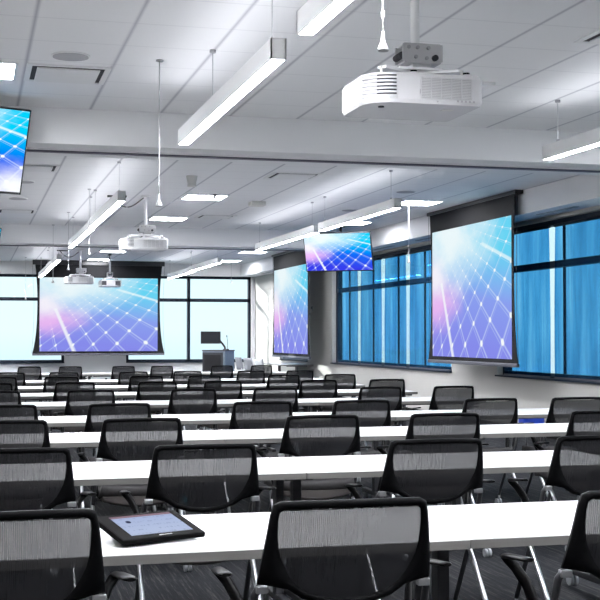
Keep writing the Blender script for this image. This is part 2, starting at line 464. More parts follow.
for k in range(4):
    shade(sh4[k+1]+.085, sh4[k]-.085, f'blue roller shade, {nm4[k]} of the four between the hanging side screens')
sh5 = [17.10, 15.45, 13.94, 12.5, 11.0]
nm5 = ['partly behind the nearer side screen', 'nearest the camera at the right edge of the photo', 'beyond the right edge of the photo, third from the nearer side screen', 'beyond the right edge of the photo, fourth from the nearer side screen']
for k in range(2):
    shade(sh5[k+1]+.06, sh5[k]-.06, 'blue roller shade '+nm5[k])
shade(RW[3][0]+.08, RW[3][1]-.08, 'blue roller shade showing only below the farther side screen')

# ------------------------------------------------------------------ pendant lamps
LW, LH, LZ = .086, .115, 2.85
def pendant(x, y0, y1, label, wires):
    o = thing('linear_pendant_lamp', label, 'lamp', (x, (y0+y1)/2, LZ), 0, 'white linear pendant lamps')
    L = y1-y0
    mb = MB()
    mb.box((0, 0, LH-.018), (LW-.016, L-.016, .008))
    for s in (-1, 1): mb.box((s*(LW/2-.004), 0, LH/2), (.008, L, LH))
    for s in (-1, 1): mb.box((0, s*(L/2-.004), LH/2), (LW, .008, LH))
    mb.build('housing', M['white_metal'], o)
    MB().box((0, 0, .006), (LW-.016, L-.016, .010)).build('diffuser', M['lamp'], o)
    MB().box((0, 0, LH-.008), (LW-.03, L-.03, .008)).build('added_fill_strip', M['ceiling_fill'], o)  # strip added on top for upward fill light
    for wy in wires:
        MB().cyl((0, wy-(y0+y1)/2, LH), (0, wy-(y0+y1)/2, ZC-LZ), .003, seg=6).build('suspension_cable', M['cable'], o)
        MB().cyl((0, wy-(y0+y1)/2, ZC-LZ-.02), (0, wy-(y0+y1)/2, ZC-LZ), .022, seg=12).cyl((0, wy-(y0+y1)/2, LH), (0, wy-(y0+y1)/2, LH+.03), .012, seg=10).build('cable_anchor', M['steel'], o)
left = [(-.9, 2.6), (2.8, 5.87), (6.42, 9.50), (13.66, 17.18), (17.25, 21.1), (24.6, 28.3), (28.38, 32.0)]  # the first one is unseen, added as extra light
right = [(-.9, 2.6), (2.8, 5.87), (6.45, 9.55), (13.58, 16.86), (17.15, 21.0), (24.76, 28.3), (28.38, 32.0)]  # the first two are unseen, added as extra light
la = ['added unseen to light the room, left row overhead', 'in the left row, cut off by the top edge', 'in the left row, ending before the first bulkhead',
      'in the left row, left of the middle projector', 'in the left row, ending before the far bulkhead',
      'in the left row, first beyond the far bulkhead', 'in the left row, farthest, in front of the front screen']
lb = ['added unseen to light the room, right row overhead', 'added unseen to light the room, second in the right row', 'in the right row, cut off by the right edge', 'in the right row, above the hanging TV and to its right',
      'in the right row, ending at the hanging TV corner', 'in the right row, first beyond the far bulkhead', 'in the right row, farthest from the camera']
LX = [1.575, 1.575, 1.575, 1.585, 1.60, 1.65, 1.67]; RX = [4.66, 4.66, 4.66, 4.75, 4.77, 4.85, 4.93]
for (a, b), l, XA in zip(left, la, LX): pendant(XA, a, b, 'white linear pendant lamp '+l, (a+.15, b-1.2) if a < 10 else (a+.25, b-.5))
for (a, b), l, XB in zip(right, lb, RX): pendant(XB, a, b, 'white linear pendant lamp '+l, (a+.25, b-.2))

# ------------------------------------------------------------------ recessed ceiling items
def troffer(x, y, label):
    o = thing('ceiling_panel_light', label, 'ceiling light', (x, y, ZC), 0, 'square recessed panel lights')
    mb = MB(); s = .30
    for q in (-1, 1):
        mb.box((q*(s-.012), 0, -.006), (.024, 2*s, .012)); mb.box((0, q*(s-.012), -.006), (2*s-.048, .024, .012))
    mb.build('frame', M['white_metal'], o)
    MB().box((0, 0, -.004), (2*s-.05, 2*s-.05, .006)).build('diffuser', M['troffer'], o)
troffer(.015, 9.32, 'square lit ceiling panel at the left edge above the left TV')
for x, y, l in ((3.14, 17.17, 'square lit ceiling panel right of the middle projector, nearer of two'), (3.14, 20.45, 'square lit ceiling panel beyond the middle projector, just before the far bulkhead'),
                (6.28, 17.1, 'square lit ceiling panel above the nearer side screen'), (6.30, 20.45, 'square lit ceiling panel behind the pendant lamp above the hanging TV'),
                (3.14, 28.7, 'square lit ceiling panel behind the middle projector, beyond the far bulkhead'), (3.14, 31.9, 'square lit ceiling panel over the top of the front screen'),
                (6.30, 28.2, 'square lit ceiling panel left of the farther side screen, nearer of two'), (6.42, 31.6, 'square lit ceiling panel nearest the front right window')):
    troffer(x, y, l)
for y in (24.7,): troffer(3.14, y, 'square lit ceiling panel of the middle row, added unseen for light behind the far bulkhead'); troffer(6.30, y, 'square lit ceiling panel of the right row, added unseen for light behind the far bulkhead')  # unseen panels, added at the grid spacing for more wall light
for x, y in ((.015, 2.5), (.015, 5.9), (.015, 17.17), (.015, 20.45), (.015, 24.7), (.015, 28.2), (.015, 31.7)): troffer(x, y, 'square lit ceiling panel added unseen for light beyond the left or top edge of the photo')  # unseen left column, added for more light in the room
for y in (2.5, 5.9, 9.3): troffer(6.28, y, 'square lit ceiling panel added unseen for light beyond the right edge of the photo')  # unseen near panels on the right, added for more light
def diffuser(x, y, label):
    o = thing('air_diffuser', label, 'air vent', (x, y, ZC), 0, 'square ceiling air diffusers')
    mb = MB(); s = .30
    for q in (-1, 1):
        mb.box((q*(s-.02), 0, -.005), (.04, 2*s, .010)); mb.box((0, q*(s-.02), -.005), (2*s-.08, .04, .010))
    mb.build('frame', M['white_metal'], o)
    MB().box((0, 0, -.002), (2*s-.08, 2*s-.08, .004)).build('throat', M['dark_gap'], o)
    MB().box((0, 0, -.014), (2*s-.15, 2*s-.15, .012), bevel=.004).build('plaque', M['white_metal'], o)
for x, y, l in ((.672, 9.33, 'square air vent with dark slots beside the left lit panel'), (3.76, 14.6, 'square air vent above the right row of lamps just beyond the first bulkhead'),
                (3.83, 19.93, 'square air vent right of the panel lights near the far bulkhead'), (.67, 14.65, 'square air vent right beside the left TV below the first bulkhead'),
                (.67, 19.85, 'square air vent at the left edge below the left TV'), (4.13, 7.15, 'square air vent at the upper right edge of the photo')):
    diffuser(x, y, l)
def ceil_speaker(x, y, label, r=.135):
    o = thing('ceiling_speaker', label, 'speaker', (x, y, ZC), 0, 'round ceiling speakers')
    MB().cyl((0, 0, -.008), (0, 0, 0), r, seg=32).build('rim', M['white_metal'], o)
    MB().cyl((0, 0, -.012), (0, 0, -.006), r-.012, seg=32).build('grille', M['speaker'], o)
ceil_speaker(.655, 8.72, 'round grey ceiling speaker beside the left air vent')
ceil_speaker(5.64, 15.82, 'round grey ceiling speaker above the panel light near the side screen')
ceil_speaker(5.64, 18.37, 'round grey ceiling speaker above the hanging TV lamp')
ceil_speaker(.63, 16.0, 'round grey ceiling speaker below the left TV, nearer of two')
ceil_speaker(.63, 18.0, 'round grey ceiling speaker below the left TV, farther of two')
o = tag(MB().cyl((0, 0, -.10), (0, 0, 0), .05, .07, seg=20).cyl((0, 0, -.13), (0, 0, -.09), .055, .05, seg=20).build('ceiling_camera', M['beige']), 'small beige ceiling camera above the middle panel lights', 'camera'); o.location = (2.58, 14.94, ZC)
o = tag(MB().box((0, 0, -.03), (.22, .22, .06), bevel=.01).build('smoke_detector', M['beige']), 'square white smoke detector right of the panel lights', 'smoke detector'); o.location = (4.0, 17.6, ZC)
o = tag(MB().cyl((0, 0, -.05), (0, 0, 0), .02, .03).cyl((0, 0, -.06), (0, 0, -.05), .05, .05, seg=16).build('sprinkler_head', M['steel']), 'sprinkler head beside the middle panel light', 'sprinkler'); o.location = (3.22, 16.8, ZC)
o = thing('cable_plate', 'white ceiling connection box with a dark slot beside the large projector', 'ceiling box', (3.72, 8.95, ZC))
MB().box((0, 0, -.012), (.30, .28, .024), bevel=.004).build('box_body', M['white_metal'], o)
MB().box((-.06, -.05, -.026), (.16, .05, .006)).build('slot', M['dark_gap'], o)

# ------------------------------------------------------------------ hanging microphones
def mic(x, y, zb, label):
    o = thing('hanging_microphone', label, 'microphone', (x, y, zb), 0, 'hanging ceiling microphones')
    MB().cyl((0, 0, .09), (0, 0, ZC-zb), .0045, seg=8).build('cable', M['white_plastic'], o)
    mb = MB()
    prof = [(z*.72, r*.85) for z, r in [(.010, .022), (0., .027), (.012, .029), (.03, .022), (.055, .013), (.085, .009), (.12, .006)]]
    seg = 16; rings = [[mb.bm.verts.new((r*math.cos(2*PI*k/seg), r*math.sin(2*PI*k/seg), z)) for k in range(seg)] for z, r in prof]
    for a, b in zip(rings[:-1], rings[1:]):
        for k in range(seg):
            f = mb.bm.faces.new((a[k], a[(k+1) % seg], b[(k+1) % seg], b[k])); f.smooth = True
    mb.bm.faces.new(rings[0]); mb.bm.faces.new(rings[-1][::-1])
    mb.build('microphone_body', M['mic'], o)
    MB().box((0, 0, .16), (.012, .012, .03)).build('connector', M['grey_plastic'], o)
    MB().cyl((0, 0, ZC-zb-.012), (0, 0, ZC-zb), .025, seg=14).build('ceiling_cap', M['steel'], o)
for a in ((1.70, 5.05, 2.597, 'white hanging microphone left above the large projector'), (1.27, 8.70, 2.285, 'white hanging microphone left of the lamp, in front of the first bulkhead'),
          (6.17, 17.18, 2.44, 'white hanging microphone left of the nearer side screen'), (1.50, 16.6, 2.447, 'white hanging microphone left of the middle projector, nearest the far bulkhead'),
          (1.469, 19.8, 2.41, 'white hanging microphone over the left edge of the front screen'), (1.377, 22.12, 2.30, 'thin hanging microphone with dark tip at the left corner of the front screen'),
          (6.70, 32.6, 2.80, 'small hanging microphone at the front right window'), (1.30, 31.5, 2.28, 'small hanging microphone in front of the left front window')):
    mic(*a)

# ------------------------------------------------------------------ projectors
PZ = 2.56
def make_projector(label):
    o = thing('projector', label, 'projector', (0, 0, PZ), 0, 'white ceiling projectors')
    W, D, H = .63, .50, .155
    poly = []
    for cx, cy, a0, r in ((W/2-.035, D/2-.035, 0, .035), (-W/2+.07, D/2-.07, 90, .07), (-W/2+.16, -D/2+.16, 180, .16), (W/2-.035, -D/2+.035, 270, .035)):
        for k in range(7):
            a = math.radians(a0+15*k); poly.append((cx+r*math.cos(a), cy+r*math.sin(a)))
    mb = MB()
    lo = [(x*.97, y*.97) for x, y in poly]; seq = [(0., lo), (.018, poly), (H-.02, poly), (H, lo)]
    rings = [[mb.bm.verts.new((x, y, z)) for x, y in p] for z, p in seq]; n = len(poly)
    for a, b in zip(rings[:-1], rings[1:]):
        for k in range(n):
            f = mb.bm.faces.new((a[k], a[(k+1) % n], b[(k+1) % n], b[k])); f.smooth = False
    mb.bm.faces.new(rings[0][::-1]); mb.bm.faces.new(rings[-1])
    mb.build('body', M['white_plastic'], o)
    # side grille facing the camera: frame of fine slats and five columns
    g = MB(); gx0, gx1, gz0, gz1 = -.03, .245, .030, .135; yf = -D/2-.001
    g.box(((gx0+gx1)/2, yf, (gz0+gz1)/2), (gx1-gx0, .004, gz1-gz0), mi=1)
    for k in range(13): g.box(((gx0+gx1)/2, yf-.004, gz0+.004+k*(gz1-gz0-.008)/12), (gx1-gx0, .005, .0042))
    for k in range(6): g.box((gx0+k*(gx1-gx0)/5, yf-.005, (gz0+gz1)/2), (.005, .006, gz1-gz0))
    g.build('side_vent', [M['white_plastic'], M['grey_plastic']], o)
    # louvres wrapped round the big rounded corner
    l = MB(); cx, cy = -W/2+.16, -D/2+.16; seg = 10
    def band(r0, r1, z0, z1, mi, a0=198, a1=268):
        vs = []
        for k in range(seg+1):
            a = math.radians(a0+(a1-a0)*k/seg); c, s_ = math.cos(a), math.sin(a)
            vs.append([l.bm.verts.new((cx+r*c, cy+r*s_, z)) for r, z in ((r0, z0), (r1, z0), (r1, z1), (r0, z1))])
        for p, q in zip(vs[:-1], vs[1:]):
            for k in range(4):
                f = l.bm.faces.new((p[k], p[(k+1) % 4], q[(k+1) % 4], q[k])); f.material_index = mi
        for e in (vs[0], vs[-1]): l.bm.faces.new(e).material_index = mi
    band(.155, .1615, .03, .15, 1, 232, 268)
    band(.155, .1605, .03, .15, 2, 200, 232)
    for k in range(7): band(.158, .168, .030+k*.0185, .039+k*.0185, 0)
    l.build('corner_louvre', [M['white_plastic'], M['dark_gap'], M['grey_plastic']], o)
    b = MB()
    for k in range(5): b.box((.17+k*.022, yf-.002, .018), (.010, .004, .010))
    b.box((-.03, yf-.002, .06), (.012, .004, .022)).cyl((.06, yf-.003, .012), (.06, yf+.002, .012), .004, seg=8)
    b.build('button_row', M['grey_plastic'], o)
    MB().box((.17, -.10, -.001), (.06, .04, .003)).build('underside_label', M['beige'], o)
    MB().cyl((-.2, -.12, -.006), (-.2, -.12, .002), .016, seg=14).build('underside_foot', M['dark_gap'], o)
    for x, y in ((-.04, -.17), (.25, -.17), (-.2, .18), (.25, .18)):
        MB().cyl((x, y, H-.002), (x, y, H+.018), .03, seg=14).cyl((x, y, H+.018), (x, y, H+.030), .018, seg=12, mi=1).build('adjuster_knob', [M['white_plastic'], M['black']], o)
    # lens on the right side
    MB().cyl((W/2-.01, .06, .085), (W/2+.018, .06, .085), .055, seg=24).cyl((W/2+.018, .06, .085), (W/2+.020, .06, .085), .04, seg=24, mi=1).build('lens', [M['white_plastic'], M['tv_black']], o)
    # ceiling mount
    m = MB()
    m.box((.02, .0, H+.045), (.52, .06, .014), rot=Matrix.Rotation(.55, 3, 'Z')).box((.02, .0, H+.045), (.50, .06, .014), rot=Matrix.Rotation(-.55, 3, 'Z'))
    m.box((.03, 0, H+.058), (.24, .20, .012))
    for x, y in ((-.2, -.13), (.24, -.13), (-.2, .13), (.24, .13)): m.cyl((x, y, H-.002), (x, y, H+.05), .010, seg=8)
    m.build('mount_arms', M['white_metal'], o)
    pl = MB().box((.05, -.06, H+.15), (.225, .010, .092), bevel=.006).box((.05, .06, H+.15), (.225, .010, .092), bevel=.006)
    pl.box((.05, 0, H+.195), (.20, .12, .008)); pl.box((.05, 0, H+.10), (.20, .13, .010)); pl.box((.05, 0, H+.08), (.10, .10, .05))
    pl.build('mount_bracket', M['bracket'], o)
    for x, z in ((-.03, .175), (.02, .175), (.08, .175), (.01, .125), (.07, .12)):
        MB().cyl((x, -.064, H+z), (x, -.075, H+z), .010, seg=10).build('mount_bolt', M['grey_plastic'], o)
    MB().cyl((.115, -.064, H+.122), (.115, -.085, H+.122), .016, seg=12).build('locking_knob', M['dark_gap'], o)
    MB().cyl((-.06, -.05, H+.135), (-.06, .05, H+.135), .018, seg=12).build('pivot_rod', M['dark_gap'], o)
    MB().cyl((.03, 0, H+.06), (.03, 0, ZC-PZ), .024, seg=20).build('pole', M['white_metal'], o)
    MB().cyl((.03, 0, ZC-PZ-.02), (.03, 0, ZC-PZ), .065, seg=20).build('ceiling_plate', M['white_metal'], o)
    c = MB(); pts = []
    for q in range(13):
        t = q/12; pts.append((-.42+.43*t, .05, ZC-PZ-.02-.16*math.sin(PI*t)*(1-.3*t)))
    c.sweep(pts, .008, 6); c.box((-.36, .05, ZC-PZ-.012), (.26, .06, .024)); c.build('power_cable', M['black_cable'], o)
    return o
P1 = make_projector('large white ceiling projector nearest the camera, hanging before the first bulkhead')
P1.location = (2.235, 6.2, PZ)
clone(P1, (2.30, 17.25, PZ), 0, 'white ceiling projector in the middle bay, left of the lit ceiling panels')
clone(P1, (2.36, 28.6, PZ), 0, 'white ceiling projector in front of the front screen, left of the two far ones')
P4 = clone(P1, (3.23, 30.2, PZ), PI/2, 'white ceiling projector in front of the front screen, right of the two far ones')

for q in (-.15, .17): MB().box((-.315, q, .078), (.006, .11, .10)).build('end_vent', M['dark_gap'], P4)

# ------------------------------------------------------------------ projection screens
def proj_screen(loc, rz, w, z0, z1, ztop, label):
    """local x = along the picture (left to right seen by the audience), facing -y; origin at centre, floor level"""
    o = thing('projection_screen', label, 'projection screen', loc, rz, 'hanging projection screens')
    zb = z0-.075
    side = []
    for k in range(17):
        t = k/16; z = zb + (ztop-zb)*t
        hw = w/2+.055 + .13*(1-t)**5 + .075*max(0, t-.55)**2*4
        side.append((hw, z))
    poly = [(x, z) for x, z in side] + [(-x, z) for x, z in reversed(side)]
    mb = MB(); n = len(poly)
    fr = [mb.bm.verts.new((x, -.004, z)) for x, z in poly]; bk = [mb.bm.verts.new((x, .004, z)) for x, z in poly]
    # strips, so the concave sides stay clean
    for k in range(16):
        a, b, c, d = k, k+1, n-2-k, n-1-k
        mb.bm.faces.new((fr[a], fr[b], fr[c], fr[d])); mb.bm.faces.new((bk[d], bk[c], bk[b], bk[a]))
    for k in range(n):
        q = (k+1) % n; mb.bm.faces.new((fr[k], bk[k], bk[q], fr[q]))
    mb.build('black_border', M['screen_black'], o)
    MB().quad_uv([(-w/2, -.006, z0), (w/2, -.006, z0), (w/2, -.006, z1), (-w/2, -.006, z1)]).build('picture', M['projected'], o, recalc=False)
    MB().box((0, 0, zb-.005), (w+.36, .045, .05), bevel=.008).build('weight_bar', M['bar'], o)
    MB().box((0, .03, (ztop+ZC)/2), (w+.36, .12, ZC-ztop), bevel=.004).build('housing', M['tv_black'], o)
    for s in (-1, 1): MB().sweep([(s*(w/2+.19-.05*math.sin(PI*k/8)), .0, zb+.03+(ztop-zb-.03)*k/8) for k in range(9)], .003, 5).build('tension_cable', M['black_cable'], o)
    return o
proj_screen((3.20, 32.45, 0), 0, 3.02, .985, 2.875, 3.20, 'wide projection screen hanging on the front wall between the windows')
proj_screen((7.0, 16.9, 0), -PI/2, 2.96, 1.065, 2.995, 3.27, 'tall looking projection screen hanging by the right windows, nearer one')
proj_screen((7.0, 27.42, 0), -PI/2, 3.06, .985, 2.935, 3.27, 'narrow looking projection screen on the right wall beside the front corner, farther one')

# ------------------------------------------------------------------ TVs
def tv(x, y, z, a, t, label, mat):
    o = thing('hanging_television', label, 'television', (x, y, z), 0, 'ceiling-hung televisions')
    W, H = 1.23, .705
    R = Matrix.Rotation(a, 4, 'Z') @ Matrix.Rotation(t, 4, 'X')
    def put(mb, name, m, par=o, recalc=True):
        bmesh.ops.transform(mb.bm, matrix=R, verts=mb.bm.verts[:]); return mb.build(name, m, par, recalc)
    put(MB().box((0, .025, 0), (W, .05, H), bevel=.006).box((0, .06, 0), (W*.6, .04, H*.6), bevel=.01), 'casing', M['tv_black'])
    put(MB().quad_uv([(-W/2+.014, -.0015, -H/2+.02), (W/2-.014, -.0015, -H/2+.02), (W/2-.014, -.0015, H/2-.014), (-W/2+.014, -.0015, H/2-.014)]), 'picture', mat, recalc=False)
    # pole mount behind the set
    q = R @ Vector((0, .10, 0)); back = (R.to_3x3() @ Vector((0, .25, 0)))
    e = Vector((q.x+back.x*.35, q.y+back.y*.35, .12))
    MB().sweep([q, q*.5+e*.5, e], .03, 8).build('tilt_arm', M['tv_black'], o)
    MB().cyl(e, (e.x, e.y, ZC-z), .025, seg=14).build('pole', M['tv_black'], o)
    MB().cyl((e.x, e.y, ZC-z-.02), (e.x, e.y, ZC-z), .08, seg=16).build('ceiling_plate', M['tv_black'], o)
    return o
tv(6.225, 20.996, 2.849, -.566, .337, 'television hanging from the ceiling left of the nearer side screen, tilted down', M['tv_picture'])
tv(-.143, 10.2286, 2.881, .375, .295, 'television hanging at the left edge of the photo, tilted down', M['tv_picture_glare'])
tv(-.10, 21.3, 2.849, .50, .32, 'far television of which only a sliver shows at the left edge', M['tv_picture'])

# ------------------------------------------------------------------ tables
TZ = .735
def make_table(L, label, mid=True):
    o = thing('training_table', label, 'table', (0, 0, 0), 0, 'long white training tables')
    D = .762
    mb = MB().box((0, D/2, TZ-.0015), (L-.005, D, .003)); mb.box((0, D/2, TZ-.0165), (L-.005, D, .027), mi=1)
    mb.build('tabletop', [M['laminate'], M['edge']], o)
    MB().box((0, D/2, TZ-.045), (L-.22, .05, .03)).box((0, D/2+.16, TZ-.04), (L-.22, .03, .02)).build('under_beam', M['leg_dark'], o)
    for s in (-1, 1):
        x = s*(L/2-.045)
        lg = MB().box((x, D/2, .39), (.042, .07, .62), bevel=.006).box((x, D/2, .085), (.045, .60, .035), bevel=.008).box((x, D/2, TZ-.042), (.05, .48, .022)).build('table_leg', M['leg_dark'], o)
        for q in (-1, 1):
            yy = D/2+q*.27
            MB().cyl((x-.022, yy, .032), (x-.004, yy, .032), .032, seg=16).cyl((x+.004, yy, .032), (x+.022, yy, .032), .032, seg=16).cyl((x, yy, .03), (x, yy, .07), .008, seg=8).build('caster', M['caster'], lg)
    return o
ROWY = [3.69, 5.68, 7.66, 9.42, 11.65, 13.62, 15.6, 17.75, 21.3]
TABX = [(-.34, 1.53), (1.53, 3.27), (3.27, 5.0)]
ROWN = ['nearest row', 'second row', 'third row', 'fourth row', 'fifth row', 'sixth row', 'seventh row', 'eighth row', 'ninth and farthest row']
proto_t = {}
vis = {0: [0, 1], 1: [0, 1], 2: [0, 1, 2]}
for r, y in enumerate(ROWY):
    js = vis.get(r, [0, 1, 2])
    for j in js:
        a, b = TABX[j] if (r, j) != (3, 2) else (3.27, 5.17); dx = .40 if r == 8 else .12 if r == 7 else 0
        nm = {1: ['left', 'right']}.get(len(js)-1, ['left', 'middle', 'right'])[j]
        lab = f'white training table, {nm} one in the {ROWN[r]}'
        if (r, j) == (0, 0): lab = 'white training table nearest the camera, carrying the black tablet'
        if (r, j) == (0, 1): lab = 'white training table nearest the camera, on the right without a tablet'
        L = round(b-a, 3)
        if L not in proto_t: t = proto_t[L] = make_table(L, lab)
        else: t = copy_tree(proto_t[L]); t['label'] = lab
        t.location = ((a+b)/2+dx, y+random.uniform(-.006, .006), 0)
        t.rotation_euler = (0, 0, random.uniform(-.0025, .0025))

# ------------------------------------------------------------------ chairs
def back_y(x, z):
    t = (z-.63)/.28
    return .045 - .075*t - .012*math.sin(PI*min(1, max(0, t))) + .9*x*x - .02
IN = [(x, z+.010) for x, z in [(0, .882), (.09, .882), (.184, .879), (.196, .869), (.199, .848), (.199, .81), (.196, .775), (.189, .745), (.178, .720), (.163, .692), (.143, .668), (.112, .646), (.06, .630), (0, .624)]]
OUT = [(x, z+.010) for x, z in [(0, .905), (.09, .904), (.193, .900), (.211, .890), (.218, .862), (.225, .81), (.231, .765), (.237, .715), (.242, .668), (.208, .664), (.165, .655), (.124, .627), (.065, .609), (0, .602)]]
def make_chair(label):
    o = thing('mesh_back_chair', label, 'chair', (0, 0, 0), 0, 'black mesh-back chairs')
    # back frame
    mb = MB(); TH = .013
    def ringpts(P): return [(x, z) for x, z in P] + [(-x, z) for x, z in reversed(P[1:-1])]
    ri, ro = ringpts(IN), ringpts(OUT); n = len(ri)
    V = []
    for (xi, zi), (xo, zo) in zip(ri, ro):
        xm, zm = (xi+xo)/2, (zi+zo)/2
        yi, yo, ym = back_y(xi, zi), back_y(xo, zo), back_y(xm, zm)
        V.append([mb.bm.verts.new(p) for p in ((xi, yi+TH*.5, zi), (xi, yi-TH*.5, zi), (xm, ym-TH*1.25, zm), (xo, yo-TH*.6, zo), (xo, yo+TH*.6, zo), (xm, ym+TH, zm))])
    for k in range(n):
        p, q = V[k], V[(k+1) % n]
        for e in range(6):
            f = mb.bm.faces.new((p[e], p[(e+1) % 6], q[(e+1) % 6], q[e])); f.smooth = True
    mb.build('back_frame', M['black'], o)
    # mesh panel
    mb = MB(); prof = [p for p in IN if p[0] > 0]; cols_ = 12; g = []
    zs = [(x, z) for x, z in IN[2:-1]]
    for hx, z in [(.184, .890)] + zs[1:] + [(.03, .635)]:
        g.append([mb.bm.verts.new((-hx+2*hx*k/cols_, back_y(-hx+2*hx*k/cols_, z), z)) for k in range(cols_+1)])
    for a, b in zip(g[:-1], g[1:]):
        for k in range(cols_):
            f = mb.bm.faces.new((a[k], a[k+1], b[k+1], b[k])); f.smooth = True
    mb.build('back_mesh', M['mesh'], o)
    # seat: cushion with waterfall front, on a curved shell
    mb = MB(); xs = [-1+2*k/10 for k in range(11)]; ys = [k/8 for k in range(9)]
    def sz(u, t): return .468 + .018*u*u - .018*math.sin(PI*min(1, t*1.2)) - .03*max(0, t-.8)*5*max(0, t-.8) + .03*max(0, .18-t)/.18
    def grid(dz, inset, rev):
        vs = [[mb.bm.verts.new(((.235-inset-.02*(1-t))*u, .07+(.43)*t, sz(u, t)+dz)) for u in xs] for t in ys]
        for i in range(8):
            for k in range(10):
                f = mb.bm.faces.new((vs[i][k], vs[i][k+1], vs[i+1][k+1], vs[i+1][k])); f.smooth = True
        return vs
    A, B = grid(0, .006, False), grid(-.045, .0, True)
    def rim(v): return v[0] + [r_[-1] for r_ in v[1:]] + v[-1][::-1][1:] + [r_[0] for r_ in v[::-1][1:-1]]
    ra, rb = rim(A), rim(B)
    for k in range(len(ra)):
        q = (k+1) % len(ra); f = mb.bm.faces.new((ra[k], ra[q], rb[q], rb[k])); f.smooth = True
    mb.build('seat', M['seat'], o)
    mb = MB()
    pr = [(-.20, .405), (-.14, .385), (-.07, .372), (0, .368), (.07, .372), (.14, .385), (.20, .405)]
    va = [[mb.bm.verts.new((x, y, z+dz)) for x, z in pr] for y, dz in ((.085, .02), (.12, 0), (.42, 0), (.46, .02))]
    vb = [[mb.bm.verts.new((x, y, .438)) for x, z in pr] for y in (.075, .12, .42, .47)]
    for vs, rv in ((va, 1), (vb, 0)):
        for i in range(3):
            for k in range(6): f = mb.bm.faces.new((vs[i][k], vs[i][k+1], vs[i+1][k+1], vs[i+1][k])); f.smooth = True
    ra, rb = rim(va), rim(vb)
    for k in range(len(ra)):
        q = (k+1) % len(ra); mb.bm.faces.new((ra[k], ra[q], rb[q], rb[k]))
    mb.build('seat_shell', M['seat_pan'], o)
    # legs, one mesh each, with casters
    for s in (-1, 1):
        x = s*.243
        br = back_y(.235, .665)
        fl = MB().sweep([(s*.232, br, .672), (x, br+.02, .645), (x, .13, .52), (x, .26, .32), (x, .40, .085)], .0115, 10)
        fl = fl.build('front_leg', M['leg_dark'], o)
        MB().cyl((x-.020, .415, .026), (x-.004, .415, .026), .026, seg=14).cyl((x+.004, .415, .026), (x+.020, .415, .026), .026, seg=14).cyl((x, .405, .04), (x, .400, .09), .009, seg=8).build('caster', M['caster'], fl)
        MB().box((s*.228, br+.004, .662), (.034, .028, .022), bevel=.004).build('back_bracket', M['steel'], o)
        rl = MB().sweep([(s*.21, .30, .425), (s*.238, .27, .415), (x+s*.004, .22, .37), (x+s*.006, .07, .20), (x+s*.006, -.03, .085)], .0115, 10).build('rear_leg', M['chrome'], o)
        xx = x+s*.006
        MB().cyl((xx-.020, -.045, .026), (xx-.004, -.045, .026), .026, seg=14).cyl((xx+.004, -.045, .026), (xx+.020, -.045, .026), .026, seg=14).cyl((xx, -.038, .04), (xx, -.03, .09), .009, seg=8).build('caster', M['caster'], rl)
        # armrest: post flaring out of the seat, turning back into a flat pad
        pts = [(s*.20, .20, .42), (s*.228, .21, .46), (s*.243, .235, .53), (s*.257, .27, .595), (s*.278, .305, .640), (s*.295, .322, .662), (s*.304, .315, .674), (s*.309, .28, .680), (s*.313, .20, .688), (s*.316, .13, .695), (s*.317, .11, .696)]
        rs = [(.016, .020), (.017, .026), (.015, .028), (.014, .026), (.015, .020), (.016, .014), (.019, .010), (.021, .008), (.022, .008), (.021, .007), (.012, .005)]
        MB().sweep(pts, rs, 12).build('armrest', M['arm_black'], o)
    MB().cyl((-.238, .27, .40), (.238, .27, .40), .011, seg=10).build('crossbar', M['leg_dark'], o)
    return o
CH = {0: [.104, 1.024, 1.950], 1: [.186, .981, 2.041, 2.862], 2: [.200, .972, 2.068, 2.860, 3.951],
      3: [.235, 1.042, 2.103, 2.877, 3.933, 4.671], 4: [.218, 1.044, 1.972, 2.743, 3.771, 4.513],
      5: [.216, 1.059, 1.928, 2.638, 3.712, 4.505], 6: [.33, 1.06, 2.078, 2.799, 3.809, 4.547],
      7: [.516, 1.239, 2.192, 2.954, 3.865, 4.585], 8: [.934, 1.598, 2.472, 3.118, 4.147, 4.838]}
SCL = {0: (1.04, 1, 1.015), 1: (1.03, 1, 1.), 2: (1.06, 1, .985), 3: (1.03, 1, .978), 4: (.96, 1, .983), 5: (.95, 1, .983), 6: (.94, 1, .98), 7: (.92, 1, .97), 8: (.86, 1, .96)}
special = {(0, 0): 'black mesh-back chair nearest the camera at the left, partly cut off, left of the tablet',
           (0, 1): 'black mesh-back chair nearest the camera, large at the bottom centre of the photo',
           (0, 2): 'black mesh-back chair nearest the camera at the bottom right corner, partly cut off'}
chair0 = None
for r in CH:
    for k, x in enumerate(CH[r]):
        place = 'leftmost' if k == 0 else 'rightmost' if k == len(CH[r])-1 else ORD[k]+' from the left'
        lab = special.get((r, k), f'black mesh-back chair, {place} in the {ROWN[r]} of tables')
        loc = (x, ROWY[r]-.35, 0); rz = random.uniform(-.02, .02); scl = SCL[r]
        if chair0 is None:
            chair0 = make_chair(lab); chair0.location = loc; chair0.rotation_euler = (0, 0, rz); chair0.scale = scl
        else: clone(chair0, loc, rz, lab).scale = scl

